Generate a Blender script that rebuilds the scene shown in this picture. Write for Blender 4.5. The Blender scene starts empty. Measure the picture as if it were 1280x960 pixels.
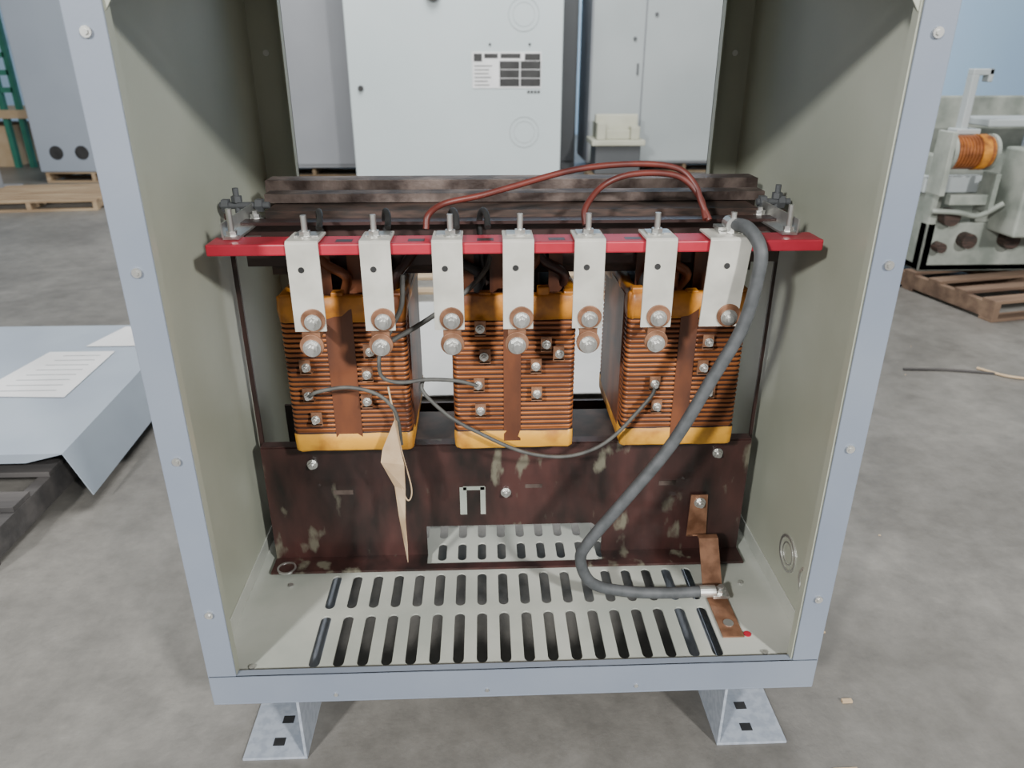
import bpy, bmesh, math, random
from mathutils import Vector, Matrix
random.seed(4)
S=bpy.context.scene
COL=S.collection

# ------------------------------------------------------------ materials
def mat(name,c1,c2=None,rough=.6,metal=0.0,scale=8.0,lo=.35,hi=.65,bump=0.0,bscale=None,detail=6,stretch=(1,1,1),coat=0.0,rvar=0.0):
    m=bpy.data.materials.new(name); m.use_nodes=True
    nt=m.node_tree; b=nt.nodes['Principled BSDF']
    b.inputs['Roughness'].default_value=rough; b.inputs['Metallic'].default_value=metal
    if coat: b.inputs['Coat Weight'].default_value=coat; b.inputs['Coat Roughness'].default_value=.2
    tc=nt.nodes.new('ShaderNodeTexCoord'); mp=nt.nodes.new('ShaderNodeMapping'); mp.inputs['Scale'].default_value=stretch
    nt.links.new(tc.outputs['Object'],mp.inputs['Vector'])
    n=nt.nodes.new('ShaderNodeTexNoise'); n.inputs['Scale'].default_value=scale; n.inputs['Detail'].default_value=detail
    nt.links.new(mp.outputs[0],n.inputs['Vector'])
    r=nt.nodes.new('ShaderNodeValToRGB'); e=r.color_ramp.elements
    e[0].position=lo; e[1].position=hi
    e[0].color=(*c1,1); e[1].color=(*(c2 or c1),1)
    nt.links.new(n.outputs['Fac'],r.inputs[0]); nt.links.new(r.outputs[0],b.inputs['Base Color'])
    if bump:
        n2=nt.nodes.new('ShaderNodeTexNoise'); n2.inputs['Scale'].default_value=bscale or scale*3; n2.inputs['Detail'].default_value=4
        nt.links.new(mp.outputs[0],n2.inputs['Vector'])
        bp=nt.nodes.new('ShaderNodeBump'); bp.inputs['Strength'].default_value=bump; bp.inputs['Distance'].default_value=.01
        nt.links.new(n2.outputs['Fac'],bp.inputs['Height']); nt.links.new(bp.outputs[0],b.inputs['Normal'])
    return m
M={}
M['flange']=mat('blue_grey_paint',(.18,.21,.265),(.215,.245,.295),rough=.42,scale=3,bump=.02,bscale=200)
M['inner']=mat('olive_grey_paint',(.32,.335,.27),(.41,.425,.35),rough=.34,scale=2.0,bump=.02,bscale=150)
M['pan']=mat('pan_paint',(.33,.35,.31),(.48,.49,.44),rough=.4,scale=4,bump=.02,bscale=120)
M['foot']=mat('foot_steel',(.30,.335,.39),(.38,.415,.47),rough=.5,metal=.1,scale=60,lo=.4,hi=.6)
M['screw']=mat('zinc_screw',(.5,.5,.48),(.68,.68,.65),rough=.35,metal=.85,scale=20)
M['tin']=mat('tinned_busbar',(.48,.47,.42),(.64,.625,.56),rough=.45,metal=.2,scale=14,bump=.03)
M['copper']=mat('winding_copper',(.10,.026,.010),(.46,.155,.045),rough=.42,metal=.35,scale=7,lo=.26,hi=.66,coat=.15,stretch=(1,1,2))
M['gap']=mat('winding_gap',(.02,.007,.004),(.05,.016,.008),rough=.7,scale=9)
M['tape']=mat('orange_varnish_tape',(.56,.22,.02),(.14,.04,.01),rough=.5,scale=16,lo=.40,hi=.68,coat=.1,bump=.2,bscale=30)
M['tapey']=mat('yellow_varnish_tape',(.68,.33,.03),(.32,.11,.012),rough=.55,scale=16,lo=.47,hi=.72,coat=.1,bump=.2,bscale=30)
M['strip']=mat('varnished_paper',(.055,.018,.009),(.16,.05,.018),rough=.5,scale=14,coat=.15,stretch=(1,1,.4))
M['core']=mat('core_varnish',(.020,.010,.009),(.05,.021,.018),rough=.45,scale=7,lo=.3,hi=.75,coat=.2,bump=.1)
M['darkcore']=mat('core_steel',(.02,.014,.011),(.07,.04,.03),rough=.6,scale=20,stretch=(1,1,6))
M['rail']=mat('rusty_steel_rail',(.035,.022,.018),(.19,.145,.125),rough=.55,scale=14,lo=.40,hi=.70,stretch=(1,1,1),bump=.3,metal=.2)
M['red']=mat('red_insulator',(.34,.01,.025),(.47,.025,.05),rough=.45,scale=10,coat=.1)
M['lug']=mat('brown_copper',(.16,.075,.04),(.33,.17,.10),rough=.45,metal=.4,scale=30)
M['cable']=mat('grey_rubber',(.055,.06,.063),(.085,.09,.095),rough=.6,scale=40)
M['thin']=mat('thin_wire',(.05,.05,.048),(.10,.10,.09),rough=.6,scale=30)
M['redwire']=mat('dark_red_wire',(.14,.028,.02),(.07,.015,.012),rough=.45,scale=20)
M['black']=mat('black_plastic',(.012,.012,.012),(.03,.03,.03),rough=.5)
M['tag']=mat('manila_paper',(.56,.42,.27),(.42,.29,.17),rough=.8,scale=15)
M['white']=mat('white_label',(.78,.78,.78),(.7,.7,.7),rough=.6,scale=6)
M['sheetw']=mat('pale_sheet',(.46,.47,.46),(.54,.54,.53),rough=.6,scale=3)
M['ltgrey']=mat('light_grey_panel',(.48,.545,.555),(.53,.59,.60),rough=.5,scale=.8)
M['bluegrey']=mat('blue_grey_panel',(.25,.285,.335),(.285,.32,.37),rough=.45,scale=1)
M['midgrey']=mat('mid_grey_panel',(.23,.24,.26),(.27,.28,.30),rough=.5,scale=1)
M['cabgrey']=mat('cabinet_grey',(.34,.375,.38),(.39,.425,.43),rough=.5,scale=1)
M['cover']=mat('cover_paint',(.31,.355,.42),(.36,.41,.47),rough=.4,scale=3)
M['wood']=mat('pallet_wood',(.25,.17,.10),(.40,.30,.19),rough=.8,scale=5,stretch=(.4,3,3),bump=.2)
M['brownwood']=mat('old_pallet_wood',(.10,.06,.04),(.20,.13,.085),rough=.85,scale=5,stretch=(.4,3,3),bump=.2)
M['darkwood']=mat('dark_timber',(.04,.038,.038),(.085,.078,.075),rough=.8,scale=5,stretch=(.4,3,3),bump=.2)
M['equip']=mat('equipment_green_grey',(.20,.225,.195),(.38,.40,.355),rough=.55,scale=6,metal=.1)
M['beige']=mat('beige_moulding',(.42,.42,.33),(.50,.50,.41),rough=.6,scale=3)
M['green']=mat('rack_green',(.02,.16,.11),(.03,.2,.14),rough=.5)
M['tan']=mat('cardboard',(.45,.33,.2),(.5,.38,.25),rough=.8)
M['wallblue']=mat('blue_wall_paint',(.42,.62,.86),(.46,.66,.88),rough=.7,scale=.6)
M['dkgrey']=mat('dark_grey_panel',(.07,.075,.08),(.10,.105,.11),rough=.6,scale=1)

def concrete():
    m=bpy.data.materials.new('concrete_floor'); m.use_nodes=True; nt=m.node_tree; b=nt.nodes['Principled BSDF']
    tc=nt.nodes.new('ShaderNodeTexCoord')
    def noise(s,d=8,ro=.6,di=0):
        n=nt.nodes.new('ShaderNodeTexNoise'); n.inputs['Scale'].default_value=s; n.inputs['Detail'].default_value=d; n.inputs['Roughness'].default_value=ro
        n.inputs['Distortion'].default_value=di
        nt.links.new(tc.outputs['Object'],n.inputs['Vector']); return n
    a=noise(1.1,8,.62,.3); c=noise(11,8,.72); g=noise(60,3)
    r=nt.nodes.new('ShaderNodeValToRGB'); r.color_ramp.elements[0].position=.28; r.color_ramp.elements[1].position=.68
    r.color_ramp.elements[0].color=(.115,.108,.097,1); r.color_ramp.elements[1].color=(.235,.225,.205,1)
    nt.links.new(a.outputs['Fac'],r.inputs[0])
    r2=nt.nodes.new('ShaderNodeValToRGB'); r2.color_ramp.elements[0].position=.3; r2.color_ramp.elements[1].position=.7
    r2.color_ramp.elements[0].color=(.68,.68,.68,1); r2.color_ramp.elements[1].color=(1.08,1.08,1.08,1)
    nt.links.new(c.outputs['Fac'],r2.inputs[0])
    mx=nt.nodes.new('ShaderNodeMix'); mx.data_type='RGBA'; mx.blend_type='MULTIPLY'; mx.inputs[0].default_value=1
    nt.links.new(r.outputs[0],mx.inputs[6]); nt.links.new(r2.outputs[0],mx.inputs[7]); nt.links.new(mx.outputs[2],b.inputs['Base Color'])
    b.inputs['Roughness'].default_value=.45
    bp=nt.nodes.new('ShaderNodeBump'); bp.inputs['Strength'].default_value=.12; bp.inputs['Distance'].default_value=.01
    nt.links.new(g.outputs['Fac'],bp.inputs['Height']); nt.links.new(bp.outputs[0],b.inputs['Normal'])
    return m
M['conc']=concrete()

def clampmat():
    m=bpy.data.materials.new('flaking_brown_varnish'); m.use_nodes=True; nt=m.node_tree; b=nt.nodes['Principled BSDF']
    tc=nt.nodes.new('ShaderNodeTexCoord')
    def noise(scale,st,det=6):
        n=nt.nodes.new('ShaderNodeTexNoise'); n.inputs['Scale'].default_value=scale; n.inputs['Detail'].default_value=det
        mp=nt.nodes.new('ShaderNodeMapping'); mp.inputs['Scale'].default_value=st
        nt.links.new(tc.outputs['Object'],mp.inputs[0]); nt.links.new(mp.outputs[0],n.inputs['Vector']); return n
    n=noise(6,(2,2,.8),8)
    r=nt.nodes.new('ShaderNodeValToRGB'); e=r.color_ramp.elements
    e[0].position=.34; e[0].color=(.009,.006,.005,1); e[1].position=.68; e[1].color=(.060,.023,.020,1)
    nt.links.new(n.outputs['Fac'],r.inputs[0])
    n2=noise(10,(1.6,1.3,.7),10)
    r2=nt.nodes.new('ShaderNodeValToRGB'); r2.color_ramp.elements[0].position=.60; r2.color_ramp.elements[1].position=.66
    r2.color_ramp.elements[0].color=(0,0,0,1); r2.color_ramp.elements[1].color=(.7,.7,.7,1)
    nt.links.new(n2.outputs['Fac'],r2.inputs[0])
    mx=nt.nodes.new('ShaderNodeMix'); mx.data_type='RGBA'
    nt.links.new(r2.outputs[0],mx.inputs[0]); nt.links.new(r.outputs[0],mx.inputs[6]); mx.inputs[7].default_value=(.17,.165,.12,1)
    nt.links.new(mx.outputs[2],b.inputs['Base Color'])
    b.inputs['Roughness'].default_value=.4; b.inputs['Coat Weight'].default_value=.15
    return m
M['clamp']=clampmat()

# ------------------------------------------------------------ helpers
PAR=[None]
def group(name,loc=(0,0,0)):
    e=bpy.data.objects.new(name,None); e.location=loc; e.empty_display_size=.1; COL.objects.link(e); PAR[0]=e; return e
def finish(name,me,m,smooth=False,bevel=0):
    o=bpy.data.objects.new(name,me); COL.objects.link(o)
    if m is not None:
        for x in (m if isinstance(m,(list,tuple)) else [m]): me.materials.append(M[x] if isinstance(x,str) else x)
    if smooth:
        for p in me.polygons: p.use_smooth=True
    if bevel:
        md=o.modifiers.new('bevel','BEVEL'); md.width=bevel; md.segments=2; md.limit_method='ANGLE'
    if PAR[0] is not None:
        o.parent=PAR[0]; o.matrix_parent_inverse=Matrix.Translation(-Vector(PAR[0].location))
    return o
def bm_box(bm,x0,x1,y0,y1,z0,z1,mi=0):
    v=[bm.verts.new(p) for p in [(x0,y0,z0),(x1,y0,z0),(x1,y1,z0),(x0,y1,z0),(x0,y0,z1),(x1,y0,z1),(x1,y1,z1),(x0,y1,z1)]]
    for f in [(0,3,2,1),(4,5,6,7),(0,1,5,4),(1,2,6,5),(2,3,7,6),(3,0,4,7)]:
        fc=bm.faces.new([v[i] for i in f]); fc.material_index=mi
def boxes(name,lst,m,bevel=0):
    bm=bmesh.new()
    for b in lst: bm_box(bm,*b)
    me=bpy.data.meshes.new(name); bm.to_mesh(me); bm.free()
    return finish(name,me,m,bevel=bevel)
def bm_cyl(bm,p,r,l,axis='Z',seg=20,r2=None,mi=0,extra=None):
    rot={'Z':Matrix.Identity(4),'Y':Matrix.Rotation(-math.pi/2,4,'X'),'X':Matrix.Rotation(math.pi/2,4,'Y')}[axis]
    mt=Matrix.Translation(p)@(extra or Matrix.Identity(4))@rot
    g=bmesh.ops.create_cone(bm,cap_ends=True,cap_tris=False,segments=seg,radius1=r,radius2=r if r2 is None else r2,depth=l,matrix=mt)
def bm_ring(bm,p,r,w,t,axis='X',seg=40):
    c=Vector(p); rows=[]
    for k in range(seg):
        a=2*math.pi*k/seg; u,v=math.cos(a),math.sin(a)
        row=[]
        for rr,hh in ((r,0),(r,t),(r-w,t),(r-w,0)):
            q={'X':Vector((hh,rr*u,rr*v)),'Y':Vector((rr*u,hh,rr*v)),'Z':Vector((rr*u,rr*v,hh))}[axis]
            row.append(bm.verts.new(c+q))
        rows.append(row)
    for k in range(seg):
        A,B=rows[k],rows[(k+1)%seg]
        for j in range(3): bm.faces.new([A[j],B[j],B[j+1],A[j+1]])
def mesh_from(name,bm,m,smooth=False,bevel=0):
    bmesh.ops.recalc_face_normals(bm,faces=bm.faces)
    me=bpy.data.meshes.new(name); bm.to_mesh(me); bm.free(); return finish(name,me,m,smooth,bevel)
def tube(name,pts,r,m,res=12):
    cu=bpy.data.curves.new(name,'CURVE'); cu.dimensions='3D'; cu.bevel_depth=r; cu.bevel_resolution=4; cu.resolution_u=res; cu.use_fill_caps=True
    sp=cu.splines.new('NURBS'); sp.points.add(len(pts)-1); sp.use_endpoint_u=True; sp.order_u=4 if len(pts)>3 else len(pts)
    for i,p in enumerate(pts): sp.points[i].co=(*p,1)
    o=bpy.data.objects.new(name,cu); COL.objects.link(o); cu.materials.append(M[m])
    if PAR[0] is not None:
        o.parent=PAR[0]; o.matrix_parent_inverse=Matrix.Translation(-Vector(PAR[0].location))
    return o
def ctube(name,pts,r,m):
    P=[Vector(p) for p in pts]; out=[]
    P2=[P[0]*2-P[1]]+P+[P[-1]*2-P[-2]]
    for i in range(1,len(P2)-2):
        a,b,c,d=P2[i-1:i+3]
        for k in range(6):
            t=k/6
            out.append(.5*((2*b)+(c-a)*t+(2*a-5*b+4*c-d)*t*t+(3*b-a-3*c+d)*t**3))
    out.append(P[-1])
    return tube(name,out,r,m,3)
def bolt(bm,p,r=.011,axis='Y',sgn=-1,shaft=True):
    d={'X':Vector((1,0,0)),'Y':Vector((0,1,0)),'Z':Vector((0,0,1))}[axis]*sgn
    p=Vector(p)
    bm_cyl(bm,p+d*.001,r*1.35,.003,axis,24)
    bm_cyl(bm,p+d*.006,r,.009,axis,6)
    if shaft: bm_cyl(bm,p+d*.013,r*.55,.008,axis,14)

# ------------------------------------------------------------ floor, wall
PAR[0]=None
boxes('floor',[(-16,16,-8,14,-.1,0)],'conc')
boxes('wall_back',[(-16,16,13.0,13.2,0,6)],'wallblue')

# ------------------------------------------------------------ enclosure
XL,XR=-.592,.613; YB=.84; ZT=1.50
group('transformer_enclosure',(0,0,0))
T=.003
boxes('side_panel_left',[(XL,XL+T,.0,YB,.17,ZT)],'inner')
boxes('side_panel_right',[(XR-T,XR,.0,YB,.17,ZT)],'inner')
boxes('roof',[(XL,XR,0,YB,ZT,ZT+.004)],'inner')
bm=bmesh.new()
bm_box(bm,XL-.002,XL+.053,-.004,0,.172,ZT)
bm_box(bm,XR-.05,XR+.002,-.004,0,.166,ZT)
bm_box(bm,XL+.053,XR-.05,-.004,0,ZT-.04,ZT)
mesh_from('front_flanges',bm,'flange',bevel=.0015)
boxes('flange_returns',[(XL+.050,XL+.053,0,.018,.235,ZT),(XR-.053,XR-.05,0,.018,.235,ZT)],'inner')
boxes('bottom_rail',[(XL+.0,XR-.0,-.006,-.002,.170,.238),(XL,XR,-.006,.03,.166,.170),(XL,XR,-.006,.012,.236,.238)],'flange',bevel=.001)
boxes('rear_flanges',[(XL,XL+.085,YB-.004,YB,.17,ZT),(XR-.080,XR,YB-.004,YB,.17,ZT),(XL+.082,XL+.085,YB-.03,YB,.17,ZT),(XR-.080,XR-.077,YB-.03,YB,.17,ZT),(XL,XR,YB-.004,YB,.17,.30)],'inner')
bm=bmesh.new()
for sx,x in ((1,XL+.003),(-1,XR-.003)):
    vs=[bm.verts.new(q) for q in [(x,.004,1.50),(x+sx*.12,.004,1.50),(x,.004,1.33)]]
    bm.faces.new(vs)
g=mesh_from('corner_gussets',bm,'inner'); md=g.modifiers.new('s','SOLIDIFY'); md.thickness=.002
bm=bmesh.new()
for z in (1.376,1.047,.72,.391):
    for x in (XL+.026,XR-.024):
        bm_cyl(bm,(x,-.006,z),.0075,.004,'Y',20); bm_cyl(bm,(x,-.0085,z),.004,.003,'Y',6)
for x in (-.35,-.05,.25):
    bm_cyl(bm,(x,-.007,.185),.004,.003,'Y',12)
for x in (XL+.04,XR-.04):
    for z in (1.35,1.05): bm_cyl(bm,(x,YB-.006,z),.007,.004,'Y',16)
mesh_from('flange_screws',bm,'screw')
pan=boxes('slotted_floor_pan',[(XL+T,XR-T,.0,YB-.004,.221,.225)],'pan')
bm=bmesh.new()
def slot(x,y0,y1,w=.0225):
    r=w/2; pts=[]
    for k in range(7):
        a=math.pi*k/6; pts.append((x+r*math.cos(a),y1-r+r*math.sin(a)))
    for k in range(7):
        a=math.pi+math.pi*k/6; pts.append((x+r*math.cos(a),y0+r+r*math.sin(a)))
    lo=[bm.verts.new((a,b,.20)) for a,b in pts]; hi=[bm.verts.new((a,b,.25)) for a,b in pts]
    bm.faces.new(hi); bm.faces.new(lo[::-1])
    n=len(pts)
    for i in range(n): bm.faces.new([lo[i],lo[(i+1)%n],hi[(i+1)%n],hi[i]])
NS=18
for i in range(NS):
    x=-.398+i*(.823/(NS-1))
    slot(x,.026,.176,.0225); slot(x,.198,.312,.022); slot(x,.36,.43,.021); slot(x,.45,.60,.021)
me=bpy.data.meshes.new('cut'); bmesh.ops.recalc_face_normals(bm,faces=bm.faces); bm.to_mesh(me); bm.free()
cut=bpy.data.objects.new('cut',me); COL.objects.link(cut)
md=pan.modifiers.new('b','BOOLEAN'); md.operation='DIFFERENCE'; md.object=cut; md.solver='EXACT'
bpy.context.view_layer.update()
dg=bpy.context.evaluated_depsgraph_get()
nm=bpy.data.meshes.new_from_object(pan.evaluated_get(dg)); pan.modifiers.clear(); pan.data=nm
bpy.data.objects.remove(cut,do_unlink=True)
boxes('pan_side_lips',[(XL+T,XL+T+.003,.0,YB-.004,.225,.262),(XR-T-.003,XR-T,.0,YB-.004,.225,.262)],'pan',bevel=.001)
bm=bmesh.new()
for x,y in ((-.52,.03),(.52,.03),(-.50,.28),(.54,.25)):
    bm_cyl(bm,(x,y,.227),.006,.004,'Z',14)
mesh_from('pan_screws',bm,'screw')
bm=bmesh.new()
for y,z,r in ((.19,.352,.042),(.088,.348,.036)):
    bm_ring(bm,(XR-T,y,z),r,.006,-.0025,'X'); bm_ring(bm,(XR-T,y,z),r*.62,.003,-.0015,'X')
bm_ring(bm,(-.52,.33,.234),.022,.004,.005,'Z')
mesh_from('knockouts',bm,'screw')
bm=bmesh.new(); bm_cyl(bm,(.502,.085,.2262),.008,.002,'Z',18); mesh_from('red_mark',bm,'red')
for nm_,xa,xb,sx in (('foot_left',-.562,-.428,1),('foot_right',.437,.588,-1)):
    xin=xb if sx==1 else xa
    boxes(nm_,[(xa,xb,0.0,.80,0,.006),(min(xin,xin-sx*.006),max(xin,xin-sx*.006),.0,.80,.006,.168),(xa+.01,xb-.01,.0+.02,.80,.160,.168)],'foot',bevel=.001)
    cx=(xa+xb)/2
    boxes(nm_+'_holes',[(cx-.012,cx+.012,.03,.05,.006,.0066),(cx-.006,cx+.018,.088,.108,.006,.0066)],'black')

# ------------------------------------------------------------ transformer
group('dry_type_transformer',(0,.46,0))
boxes('core_yokes_and_legs',[(-.48,.52,.40,.56,.345,.53),(-.48,.52,.40,.56,.93,1.06),(-.385,-.275,.40,.56,.53,.93),(-.04,.07,.40,.56,.53,.93),(.31,.42,.40,.56,.53,.93)],'darkcore')
bm=bmesh.new()
prof=[(-.553,.228),(-.19,.228),(-.19,.318),(.205,.318),(.232,.30),(.232,.228),(.567,.228),(.567,.535),(-.553,.535)]
bm.faces.new([bm.verts.new((x,.374,z)) for x,z in prof])
q=[bm.verts.new(p) for p in [(-.553,.374,.535),(.567,.374,.535),(.567,.40,.535),(-.553,.40,.535)]]; bm.faces.new(q)
pf=[(-.553,.374),(-.553,.315),(.567,.315),(.567,.374),(.232,.374),(.232,.335),(-.19,.335),(-.19,.374)]
bm.faces.new([bm.verts.new((x,y,.234)) for x,y in pf])
o=mesh_from('bottom_clamp_front',bm,'clamp'); md=o.modifiers.new('s','SOLIDIFY'); md.thickness=.006; md.offset=0
boxes('bottom_clamp_rear',[(-.553,.567,.60,.608,.345,.535)],'core')
boxes('clamp_feet',[(-.553,-.53,.38,.62,.225,.345),(.545,.567,.38,.62,.225,.345)],'core')
boxes('top_clamp_front',[(-.52,.565,.372,.378,.955,1.05),(-.52,.565,.34,.372,1.044,1.05)],'core')
boxes('top_clamp_rear',[(-.525,.58,.585,.591,1.02,1.092),(-.525,.58,.591,.65,1.086,1.092),(-.525,.58,.56,.585,1.015,1.021)],'rail',bevel=.001)
boxes('top_core_plate',[(-.50,.56,.48,.53,1.062,1.080)],'rail')
bm=bmesh.new()
for x in (-.45,-.2,.05,.3,.52): bm_cyl(bm,(x,.581,1.055),.011,.01,'Y',6)
mesh_from('clamp_rail_bolts',bm,'rail')
boxes('tie_straps',[(-.572,-.562,.43,.436,.236,1.05),(.583,.590,.43,.436,.236,1.05)],'core')
bm=bmesh.new()
for x0,x1 in ((-.580,-.48),(.53,.60)):
    bm_cyl(bm,((x0+x1)/2,.44,1.065),.007,x1-x0,'X',14)
    for x in (x0+.012,x1-.02): bm_cyl(bm,(x,.44,1.065),.014,.014,'X',6)
for x in (-.545,.572):
    bm_cyl(bm,(x,.44,1.075),.006,.05,'Z',14); bm_cyl(bm,(x,.44,1.078),.011,.012,'Z',6)
mesh_from('tie_rods',bm,'dkgrey')

def rrect(x0,x1,y0,y1,r,n=6):
    pts=[]
    for cx,cy,a0 in ((x1-r,y1-r,0),(x0+r,y1-r,90),(x0+r,y0+r,180),(x1-r,y0+r,270)):
        for k in range(n+1):
            a=math.radians(a0+90*k/n); pts.append((cx+r*math.cos(a),cy+r*math.sin(a)))
    out=[]
    for i,p in enumerate(pts):
        q=pts[(i+1)%len(pts)]; out.append(p)
        L=math.hypot(q[0]-p[0],q[1]-p[1])
        if L>.05:
            for k in range(1,8): out.append((p[0]+(q[0]-p[0])*k/8,p[1]+(q[1]-p[1])*k/8))
    return out
def coil(name,x0,x1,y0=.30,y1=.62):
    rnd=random.Random(x0)
    lv=[]
    zb,zt=.566,.912
    lv+= [(zb,-.012,3,0),(zb,-.002,3,.001),(zb+.004,.001,3,.001),(zb+.024,.002,3,.0015),(zb+.043,.0015,3,.001),(zb+.045,-.003,1,0)]
    z=zb+.047; n=23; p=(.858-z)/n
    for k in range(n):
        lv+= [(z+p*.18,-.0005,0,0),(z+p*.32,.0006,0,0),(z+p*.62,.0006,0,0),(z+p*.76,-.0005,0,0),(z+p*.82,-.0038,1,0),(z+p*.99,-.0038,1,0)]
        z+=p
    lv+= [(.859,.001,2,.001),(.885,.003,2,.003),(zt-.003,.002,2,.003),(zt,-.002,2,.003),(zt-.001,-.022,2,.002),(zt-.012,-.026,1,.0),(zt-.012,-.06,1,0),(zt-.1,-.062,1,0)]
    bm=bmesh.new(); prev=None
    for (zz,off,mi,j) in lv:
        r=max(.012+off,.003)
        lp=rrect(x0-off,x1+off,y0-off,y1+off,r)
        ring=[bm.verts.new((a+rnd.uniform(-j,j)*.5,b+(rnd.uniform(-j,j)),zz+rnd.uniform(-j,j))) for a,b in lp]
        if prev:
            for i in range(len(ring)):
                f=bm.faces.new([prev[i],prev[(i+1)%len(ring)],ring[(i+1)%len(ring)],ring[i]]); f.material_index=mi; f.smooth=True
        else: bm.faces.new(ring[::-1]).material_index=3
        prev=ring
    me=bpy.data.meshes.new(name); bmesh.ops.recalc_face_normals(bm,faces=bm.faces); bm.to_mesh(me); bm.free()
    return finish(name,me,['copper','gap','tape','tapey'])
coils=[('coil_a',-.452,-.202,-.335),('coil_b',-.11,.142,.012),('coil_c',.247,.492,.372)]
for n_,a,b,c in coils:
    coil(n_,a,b)
    w=.028 if n_=='coil_a' else .018
    boxes(n_+'_paper_strip',[(c-w,c+w,.2985,.3005,.585,.893)],'strip')
    boxes(n_+'_side_shade',[(b-.002,b+.003,.34,.58,.60,.90),(a-.003,a+.002,.34,.58,.60,.90)],'strip')  # dark sheets stand in for shade on the coil sides
    bm=bmesh.new()
    for dx,dy in ((-.09,.36),(-.03,.35),(.03,.36),(.09,.35)):
        bm_box(bm,c+dx-.014,c+dx+.014,dy,dy+.006,.88,.985)
    mesh_from(n_+'_lead_bars',bm,'strip')
    bm=bmesh.new()
    for k in range(5):
        x=a+.02+k*(b-a-.04)/4+random.uniform(-.008,.008); bm_box(bm,x-.012,x+.012,.302,.325,.905,.914+random.uniform(0,.014))
    mesh_from(n_+'_tape_blocks',bm,'tape',bevel=.003)
boxes('red_insulating_bar',[(-.536,.576,.200,.265,1.019,1.040)],'red',bevel=.003)
boxes('bar_markings',[(x,x+.03,.215,.235,1.040,1.0404) for x in (-.31,-.055,.075,.215,-.18)],'core')
bm=bmesh.new()
for x,sx in ((-.50,1),(.525,-1)):
    bm_box(bm,x-.014,x+.014,.235,.44,1.041,1.045)
    bm_box(bm,x-.014*sx-.0015,x-.014*sx+.0015,.235,.44,1.045,1.07)
    bm_box(bm,x-.014,x+.014,.236,.39,1.012,1.018)
    bm_cyl(bm,(x,.245,1.065),.0055,.06,'Z',14); bolt(bm,(x,.245,1.045),.010,'Z',1,False)
    bolt(bm,(x,.40,1.045),.010,'Z',1)
mesh_from('bar_brackets',bm,'screw')
tabs=[(-.394,-.336),(-.264,-.209),(-.136,-.081),(-.009,.047),(.120,.176),(.249,.306),(.366,.443)]
bmB=bmesh.new(); bmL=bmesh.new(); bmH=bmesh.new()
for i,(a,b) in enumerate(tabs):
    bm=bmesh.new(); t=.0045; yf=.193; zt=1.0465; zb=.878; yb=.272
    prof=[(yf,zb),(yf,zt-.004),(yf+.004,zt),(yb,zt),(yb,zt-t),(yf+t+.001,zt-t),(yf+t,zt-t-.001),(yf+t,zb)]
    A=[bm.verts.new((a,y,z)) for y,z in prof]; B=[bm.verts.new((b,y,z)) for y,z in prof]
    if i==6:
        A[0].co.x-=.006; A[7].co.x-=.006; B[0].co.x-=.012; B[7].co.x-=.012
    bm.faces.new(A); bm.faces.new(B[::-1])
    for k in range(8): bm.faces.new([A[k],B[k],B[(k+1)%8],A[(k+1)%8]])
    mesh_from('bus_tab_%d'%(i+1),bm,'tin',bevel=.001)
    c=(a+b)/2
    if i==6: c=.41
    bm_cyl(bmH,(c-.005 if i!=6 else .40,yf-.0004,.995),.0055,.0016,'Y',18)
    dx=random.uniform(-.006,.006)
    bolt(bmB,(c+dx,.232,1.0465),.0105,'Z',1,False); bm_cyl(bmB,(c+dx,.232,1.067),.0055,.036,'Z',14)
    boxes('top_clip_%d'%(i+1),[(c-.020,c+.024,.226,.262,1.0468,1.0492)],'screw')
    lx=c+(.006 if i in (0,1,3) else .004)
    ex=-.008 if i in(0,1,3) else 0
    bolt(bmB,(lx,yf-.003,.897),.0115)
    bm_cyl(bmL,(lx,yf-.0012,.900),.0225,.004,'Y',24)
    if i<6:
        bm_box(bmL,lx+ex-.017,lx+ex+.017,yf+.0046,yf+.010,.835,.915)
        bm_cyl(bmL,(lx+ex,yf+.004,.849),.0225,.006,'Y',28)
        bm_box(bmL,lx+ex-.010,lx+ex+.010,yf+.010,.300,.850,.856)
        bolt(bmB,(lx+ex,yf+.001,.845),.0125)
    else:
        bm_box(bmL,lx-.017,lx+.017,yf+.0046,.300,.885,.891)
mesh_from('connection_bolts',bmB,'screw'); mesh_from('copper_links',bmL,'lug',bevel=.0008); mesh_from('tab_holes',bmH,'black')
bmT=bmesh.new(); bmG=bmesh.new()
for x,z in [(-.053,.846),(-.046,.786),(-.059,.723),(-.055,.664),(.081,.811),(.06,.763),(.063,.701),(.108,.79),(-.408,.705),(-.399,.65),(-.406,.768),(-.275,.80),(-.285,.75),(-.289,.69),(.309,.72),(.317,.667),(.413,.811),(.424,.70),(.408,.755)]:
    rr=random.uniform(-.003,.003)
    bm_box(bmG,x-.011,x+.011,.286,.2985,z-.014,z-.011)
    bm_box(bmG,x-.011+rr,x+.011+rr,.286,.289,z-.016,z+.016)
    bolt(bmT,(x,.286,z),.0068)
mesh_from('tap_screws',bmT,'screw'); mesh_from('tap_terminals',bmG,'lug')
bm=bmesh.new()
for x,z in ((.0,.41),(-.44,.495),(.49,.505)): bolt(bm,(x,.370,z),.009)
mesh_from('clamp_bolts',bm,'screw')
boxes('clamp_slots',[(-.40,-.355,.3700,.3725,.412,.424),(.045,.085,.3700,.3725,.42,.43),(.36,.40,.3700,.3725,.42,.432)],'rail')
boxes('bare_metal_marks',[(-.108,-.092,.3702,.3712,.35,.425),(-.060,-.048,.3702,.3712,.35,.425),(-.10,-.05,.3702,.3712,.417,.427)],'equip')

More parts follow.
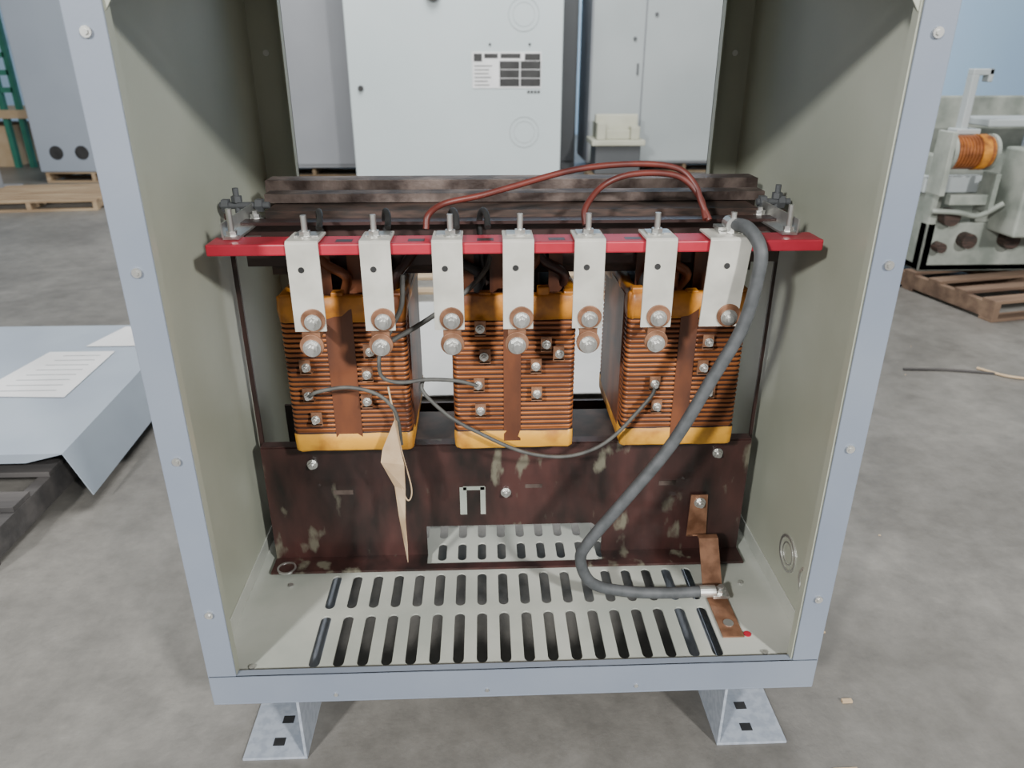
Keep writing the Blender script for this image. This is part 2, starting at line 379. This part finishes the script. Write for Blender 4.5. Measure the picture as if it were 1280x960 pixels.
ctube('power_cable_sheath',[(.418,.235,1.062),(.432,.20,1.062),(.447,.168,1.035),(.447,.158,.99),(.43,.155,.89),(.382,.152,.785),(.318,.15,.65),(.233,.15,.522),(.166,.155,.42),(.152,.165,.365),(.183,.175,.295),(.27,.185,.262),(.36,.19,.252),(.43,.195,.25)],.0125,'cable')
bm=bmesh.new()
bm_cyl(bm,(.444,.195,.25),.014,.035,'X',18); bm_box(bm,.455,.492,.18,.212,.240,.246); bolt(bm,(.475,.196,.246),.012,'Z',1)
bm_cyl(bm,(.414,.240,1.062),.013,.03,'Y',18); bm_box(bm,.39,.43,.235,.27,1.050,1.056)
mesh_from('power_cable_lugs',bm,'screw')
bm=bmesh.new()
prof=[(.075,.2265),(.235,.2265),(.30,.315),(.314,.315)]
A=[]
for y,z in prof:
    A.append((bm.verts.new((.447,y,z)),bm.verts.new((.492,y,z))))
for k in range(3): bm.faces.new([A[k][0],A[k][1],A[k+1][1],A[k+1][0]])
q=[bm.verts.new(p) for p in [(.437,.3655,.28),(.485,.3655,.28),(.478,.3655,.395),(.438,.3655,.395)]]; bm.faces.new(q)
q=[bm.verts.new(p) for p in [(.437,.3655,.28),(.485,.3655,.28),(.485,.318,.315),(.437,.318,.315)]]; bm.faces.new(q)
o=mesh_from('ground_strap',bm,'lug'); md=o.modifiers.new('s','SOLIDIFY'); md.thickness=.003; md.offset=1
bm=bmesh.new(); bolt(bm,(.46,.362,.375),.010); bm_cyl(bm,(.47,.115,.2305),.011,.002,'Z',18); mesh_from('strap_bolt',bm,'screw')

ctube('red_wire_a',[(-.15,.27,1.05),(-.145,.28,1.075),(-.115,.31,1.09),(-.05,.33,1.10),(.013,.34,1.115),(.135,.35,1.145),(.25,.35,1.155),(.33,.34,1.148),(.362,.32,1.12),(.372,.30,1.09),(.385,.28,1.06)],.006,'redwire')
ctube('red_wire_b',[(.148,.27,1.055),(.15,.29,1.085),(.19,.33,1.12),(.25,.34,1.138),(.33,.33,1.135),(.37,.31,1.10),(.378,.28,1.062)],.006,'redwire')
for k,(a,b) in enumerate(tabs[:4]):
    x=b+.008 if k<3 else a-.006
    ctube('lead_loop_%d'%k,[(x-.02,.272,1.052),(x-.022,.30,1.07),(x-.03,.33,1.072),(x-.036,.36,1.04),(x-.03,.36,.95)],.006,'black')
ctube('jumper_a',[(-.17,.29,.74),(-.172,.275,.715),(-.12,.27,.66),(-.057,.268,.62),(.03,.268,.575),(.113,.268,.56),(.18,.268,.575),(.229,.268,.61),(.275,.27,.665),(.303,.275,.70),(.309,.279,.72)],.004,'thin')
ctube('jumper_b',[(-.245,.27,.83),(-.255,.262,.79),(-.25,.26,.755),(-.215,.262,.742),(-.16,.268,.745),(-.10,.27,.74),(-.059,.277,.725)],.004,'thin')
ctube('jumper_c',[(-.408,.279,.705),(-.38,.262,.725),(-.32,.258,.735),(-.265,.258,.72),(-.235,.258,.69),(-.225,.26,.655),(-.222,.262,.60)],.004,'thin')
ctube('jumper_d',[(-.25,.25,.815),(-.23,.262,.83),(-.17,.28,.86),(-.09,.30,.91),(-.04,.33,.955),(-.03,.36,.98)],.005,'thin')
ctube('jumper_e',[(-.20,.28,.96),(-.205,.275,.90),(-.225,.27,.86),(-.245,.255,.82)],.005,'thin')
for k,x in enumerate((-.42,-.33,-.23,-.06,.03,.11,.28,.36,.45)):
    ctube('back_lead_%d'%k,[(x,.37,.90),(x+.01,.345,.94),(x+.03*(-1)**k,.35,.965),(x+.05*(-1)**k,.37,.99)],.010,('black','strip','core')[k%3])

group('paper_tag',(-.23,.26,.5))
bm=bmesh.new()
prof=[(-.232,-.226,.66,.262),(-.262,-.222,.59,.258),(-.266,-.216,.565,.250),(-.242,-.218,.50,.258),(-.238,-.223,.42,.262),(-.232,-.223,.35,.266),(-.228,-.225,.30,.27)]
P=[(bm.verts.new((a,y,z)),bm.verts.new((b,y-.012,z))) for a,b,z,y in prof]
for k in range(len(P)-1): bm.faces.new([P[k][0],P[k][1],P[k+1][1],P[k+1][0]])
o=mesh_from('tag',bm,'tag'); md=o.modifiers.new('s','SOLIDIFY'); md.thickness=.0008
ctube('string_a',[(-.229,.262,.665),(-.222,.25,.60),(-.205,.25,.50),(-.215,.25,.47),(-.23,.25,.52),(-.238,.25,.58)],.0015,'tag')
ctube('string_b',[(-.24,.258,.735),(-.236,.258,.70),(-.229,.262,.655)],.002,'tag')

# ------------------------------------------------------------ pallets & things
def pallet(x,y,w,d,rotz=0,m='wood',name='wooden_pallet',h=.12):
    group(name,(x,y,0)); P0=PAR[0]; PAR[0]=None
    bx=[]
    n=7
    for i in range(n):
        yy=-d/2+i*(d-.09)/(n-1); bx.append((-w/2,w/2,yy,yy+.09,h-.018,h))
    for xx in (-w/2,-.02,w/2-.04): bx.append((xx,xx+.04,-d/2,d/2,.018,h-.018))
    for yy in (-d/2,-.05,d/2-.09): bx.append((-w/2,w/2,yy,yy+.09,0,.018))
    o=boxes('boards',bx,m,bevel=.002); o.parent=P0; P0.rotation_euler=(0,0,math.radians(rotz)); return P0

pallet(0,2.75,1.3,1.9,0,h=.10)
group('sheet_metal_panel',(0,2.1,.1))
boxes('sheet',[(-.72,.72,1.58,2.80,.101,.105)],'sheetw')

pallet(-.3,7.7,2.1,1.1,h=.118)
group('electrical_cabinet',(-.3,7.6,.12))
boxes('body',[(-1.37,.79,7.12,7.95,.12,2.6)],'cabgrey',bevel=.01)
boxes('door',[(-1.385,.785,7.095,7.12,.125,2.6)],'ltgrey',bevel=.006)
bm=bmesh.new()
for x,z in ((.40,.59),(.39,1.70)):
    bm_ring(bm,(x,7.095,z),.155,.006,-.004,'Y'); bm_ring(bm,(x,7.095,z),.11,.004,-.003,'Y')
mesh_from('knockouts',bm,'cabgrey')
boxes('nameplate',[(-.131,.572,7.088,7.095,1.02,1.36)],'white')
bx=[(-.115,-.03,7.0865,7.088,1.27,1.345),(-.01,.13,7.0865,7.088,1.30,1.345),(.155,.36,7.0865,7.088,1.30,1.345),(.40,.56,7.0865,7.088,1.28,1.345)]
for j in range(3):
    z=1.035+j*.082
    for x0,x1 in ((.145,.348),(.358,.565)): bx.append((x0,x1,7.0865,7.088,z,z+.076))
for j in range(6): bx.append((-.11,-.11+random.uniform(.12,.2),7.0865,7.088,1.045+j*.036,1.054+j*.036))
boxes('nameplate_print',bx,'black')
boxes('small_sign',[(.43+k*.035,.455+k*.035,7.088,7.095,.972,.995) for k in range(4)],'black')
bm=bmesh.new(); bm_cyl(bm,(-1.27,7.085,1.02),.028,.03,'Y',20); bm_cyl(bm,(.05,7.09,1.43),.012,.012,'Y',12); bm_cyl(bm,(.45,7.09,1.43),.012,.012,'Y',12); bm_cyl(bm,(-.5,7.06,1.88),.07,.06,'Y',20); mesh_from('lock',bm,'black')

pallet(-2.05,8.6,1.2,1.0,h=.118)
group('electrical_cabinet',(-1.9,8.4,.12))
boxes('body',[(-2.7,-1.42,7.95,8.9,.12,2.6)],'midgrey',bevel=.01)
boxes('door',[(-2.66,-1.46,7.93,7.95,.16,2.55)],'midgrey',bevel=.005)
pallet(2.45,8.8,2.2,1.0,h=.118)
group('electrical_cabinet',(2.3,8.7,.12))
boxes('body',[(1.22,3.6,8.2,9.2,.12,2.6)],'midgrey',bevel=.01)
boxes('doors',[(1.24,1.83,8.18,8.2,.15,2.55),(1.845,3.55,8.18,8.2,.15,2.55)],'cabgrey',bevel=.005)
bm=bmesh.new(); bm_box(bm,1.76,1.78,8.16,8.18,1.12,1.24); bm_cyl(bm,(1.72,8.17,1.5),.02,.02,'Y',12); bm_cyl(bm,(1.95,8.17,1.75),.02,.02,'Y',12); mesh_from('handles',bm,'dkgrey')
group('electrical_cabinet',(1.0,9,.0))
boxes('body',[(.82,1.12,8.6,9.4,0,2.6),(.84,1.10,8.585,8.6,.1,2.5)],'dkgrey',bevel=.01)
pallet(1.5,7.75,.66,.5,h=.08)
group('metal_box',(1.5,7.75,.1))
boxes('box',[(1.23,1.74,7.55,7.95,.085,.40)],'dkgrey',bevel=.01)
boxes('box_top',[(1.18,1.78,7.5,8.0,.40,.46),(1.24,1.34,7.55,7.95,.46,.64),(1.62,1.72,7.55,7.95,.46,.60),(1.24,1.72,7.7,7.8,.46,.72),(1.34,1.62,7.6,7.7,.46,.56)],'beige',bevel=.01)

pallet(-4.46,8.16,1.05,.85,h=.118)
group('electrical_cabinet',(-4.7,8,.12))
boxes('body',[(-5.02,-3.9,7.72,8.6,.12,2.8)],'bluegrey',bevel=.01)
bm=bmesh.new()
for x in (-4.80,-4.52): bm_cyl(bm,(x,7.718,.33),.075,.006,'Y',30)
mesh_from('holes',bm,'black')
pallet(-4.3,6.5,1.2,1.0,6,h=.10)
group('steel_bracket',(-5.2,6.9,.0))
boxes('bracket',[(-5.6,-5.0,6.9,6.96,.0,.42),(-5.6,-5.0,6.96,7.3,.0,.06),(-5.3,-5.2,6.6,6.9,.0,.40),(-5.06,-5.0,6.5,6.9,.0,.34),(-5.6,-5.45,6.6,6.9,.0,.3)],'midgrey',bevel=.008)
group('storage_rack',(-7,9.6,0))
bx=[]
for x in (-6.05,-5.86):
    for y in (9.0,9.9): bx.append((x,x+.06,y,y+.07,0,4))
boxes('uprights',bx,'green'); boxes('braces',[(-6.0,-5.84,9.0,9.05,z,z+.06) for z in (.9,1.1,1.3,1.5,1.7,1.9,2.1,2.3,2.5)],'green')
boxes('beams',[(-9,-6.05,8.98,9.05,.75,.87),(-9,-6.05,8.98,9.05,2.0,2.12)],'tan')
boxes('shelf_load',[(-8.5,-5.4,8.95,9.9,.6,.7),(-8.4,-6.1,9.1,9.9,.0,.5)],'tan')

pallet(-2.26,1.25,1.62,1.30,0,'darkwood')
group('sheet_metal_cover',(-2,1.6,.15))
bm=bmesh.new()
zt=.20
a=[(-2.9,.965,zt),(-1.376,.98,zt),(-1.44,2.2,zt),(-2.9,2.2,zt)]
v=[bm.verts.new(p) for p in a]; bm.faces.new(v)
w=[bm.verts.new((-1.315,.985,.045)),bm.verts.new((-1.375,2.2,.045))]
bm.faces.new([v[1],w[0],w[1],v[2]])
w2=[bm.verts.new((-2.9,2.21,.13)),bm.verts.new((-1.44,2.21,.13))]; bm.faces.new([v[2],w2[1],w2[0],v[3]])
w3=[bm.verts.new((-2.9,.97,.165)),bm.verts.new((-1.5,.985,.165))]; bm.faces.new([v[0],v[1],w3[1],w3[0]])
o=mesh_from('cover',bm,'cover'); md=o.modifiers.new('s','SOLIDIFY'); md.thickness=.004; md.offset=-1
bm=bmesh.new()
q=[bm.verts.new(p) for p in [(-1.93,1.42,.2035),(-1.58,1.40,.2035),(-1.60,1.86,.2035),(-1.87,1.86,.2035)]]; bm.faces.new(q)
q=[bm.verts.new(p) for p in [(-1.75,1.92,.2035),(-1.47,1.92,.2035),(-1.47,2.17,.2035),(-1.69,2.17,.2035)]]; bm.faces.new(q)
mesh_from('labels',bm,'white')
boxes('label_print',[(-1.86+.01*j,-1.64,1.46+j*.05,1.465+j*.05,.2036,.2042) for j in range(8)],'midgrey')

pallet(3.2,3.4,1.25,1.3,12,'brownwood')
group('switchgear_mechanism',(3.1,3.4,.12))
boxes('frame',[(2.62,3.5,3.25,3.33,.12,.42),(2.62,2.68,3.25,3.9,.12,.80),(2.70,3.5,3.85,3.9,.12,1.10),(2.62,3.5,3.25,3.9,.12,.17),(2.90,3.5,3.24,3.3,.42,.66)],'equip',bevel=.01)
boxes('bracket',[(2.72,2.76,3.3,3.36,.92,1.24),(2.72,2.84,3.3,3.36,1.235,1.27),(2.69,2.83,3.28,3.38,.92,.95),(2.81,2.84,3.3,3.36,1.2,1.27)],'cabgrey',bevel=.006)
boxes('module',[(2.98,3.4,3.0,3.25,.38,.86),(3.03,3.3,2.97,3.0,.46,.78),(3.02,3.1,2.95,3.0,.80,.9)],'equip',bevel=.012)
boxes('top_plate',[(2.88,3.5,3.3,3.6,.96,1.0),(2.6,2.95,3.34,3.4,.58,.68)],'cabgrey',bevel=.006)
boxes('side_links',[(2.56,2.59,3.1,3.25,.6,.95),(2.88,2.91,3.12,3.25,.50,.72),(2.66,2.9,3.15,3.2,.54,.60)],'equip',bevel=.005)
# wound coil: stacked copper turns along x with an orange taped core
bm=bmesh.new()
for k in range(11): bm_cyl(bm,(2.645+k*.019,3.22,.83),.094,.013,'X',32)
mesh_from('copper_coil_turns',bm,'copper')
bm=bmesh.new(); bm_cyl(bm,(2.74,3.22,.83),.088,.23,'X',32); bm_cyl(bm,(2.80,3.22,.83),.099,.05,'X',32); mesh_from('coil_tape',bm,'tape')
bm=bmesh.new(); bm_cyl(bm,(2.615,3.22,.83),.105,.025,'X',32); bm_cyl(bm,(2.865,3.22,.83),.10,.02,'X',32); bm_cyl(bm,(2.74,3.22,.83),.03,.34,'X',16); mesh_from('coil_ends',bm,'equip')
bm=bmesh.new()
for x,z,r in ((2.72,.46,.05),(2.86,.32,.045),(2.70,.28,.03),(3.12,.32,.05)): bm_cyl(bm,(x,3.22,z),r,.08,'Y',24)
mesh_from('rollers',bm,'darkcore')
ctube('spring_lead',[(2.98,3.1,.9),(3.02,3.02,.98),(3.1,2.98,.9),(3.1,2.96,.8),(3.0,2.96,.7)],.009,'white')
ctube('lever',[(2.60,3.2,.5),(2.72,3.15,.50),(2.85,3.15,.48),(2.95,3.1,.56)],.016,'equip')

group('floor_debris',(0,0,0))
bm=bmesh.new()
for i in range(16):
    x=random.uniform(.7,2.6); y=random.uniform(-.1,2.4); s=random.uniform(.003,.006)
    bm_box(bm,x,x+s*random.uniform(1,3),y,y+s,0,s*.5)
bm_box(bm,.755,.778,.10,.109,0,.006); bm_box(bm,.66,.71,-.07,-.066,0,.004)
mesh_from('chips',bm,'tan')
ctube('twig',[(1.9,2.0,.006),(2.1,1.98,.008),(2.3,1.93,.006)],.006,'darkwood')
ctube('cord',[(2.25,2.0,.006),(2.32,1.9,.008),(2.42,1.86,.006)],.006,'tan')

# ------------------------------------------------------------ lights
def area(name,loc,tgt,size,power,col=(1,1,1),sy=None):
    l=bpy.data.lights.new(name,'AREA'); l.size=size; l.energy=power; l.color=col
    if sy: l.shape='RECTANGLE'; l.size_y=sy
    o=bpy.data.objects.new(name,l); COL.objects.link(o); o.location=loc
    o.rotation_euler=(Vector(tgt)-Vector(loc)).to_track_quat('-Z','Y').to_euler()
PAR[0]=None
area('ceiling_lamp_front',(3.4,-5.2,4.3),(0,0,.8),.45,620,(1,.99,.97))
area('ceiling_lamp_front_left',(-3.2,-5.2,4.0),(0,0,.8),.45,560,(1,.99,.97))
area('ceiling_lamp_middle',(0,3.4,6.5),(0,3.4,0),4,350,(1,.99,.97))
area('background_fill_light',(0,3.5,6.0),(0,8,1.2),3,330,(.97,.99,1))  # added fill aimed at the background cabinets, no fixture modelled
area('wall_fill_light',(4,9.5,5.5),(4.5,13,2),2.5,330,(.97,.99,1))  # extra fill added only to brighten the blue back wall
w=bpy.data.worlds.new('warehouse_ambient'); S.world=w; w.use_nodes=True
w.node_tree.nodes['Background'].inputs[0].default_value=(.94,.98,1.0,1); w.node_tree.nodes['Background'].inputs[1].default_value=.34

cd=bpy.data.cameras.new('camera'); cam=bpy.data.objects.new('camera',cd); COL.objects.link(cam)
cd.sensor_width=36; cd.lens=930/1280*36; cd.clip_start=.01
cam.location=(-.043,-1.1192,1.35); cam.rotation_euler=(math.radians(90-23.988),0,math.radians(-2.2))
cd.dof.use_dof=True; cd.dof.focus_distance=1.55; cd.dof.aperture_fstop=4.0
S.camera=cam
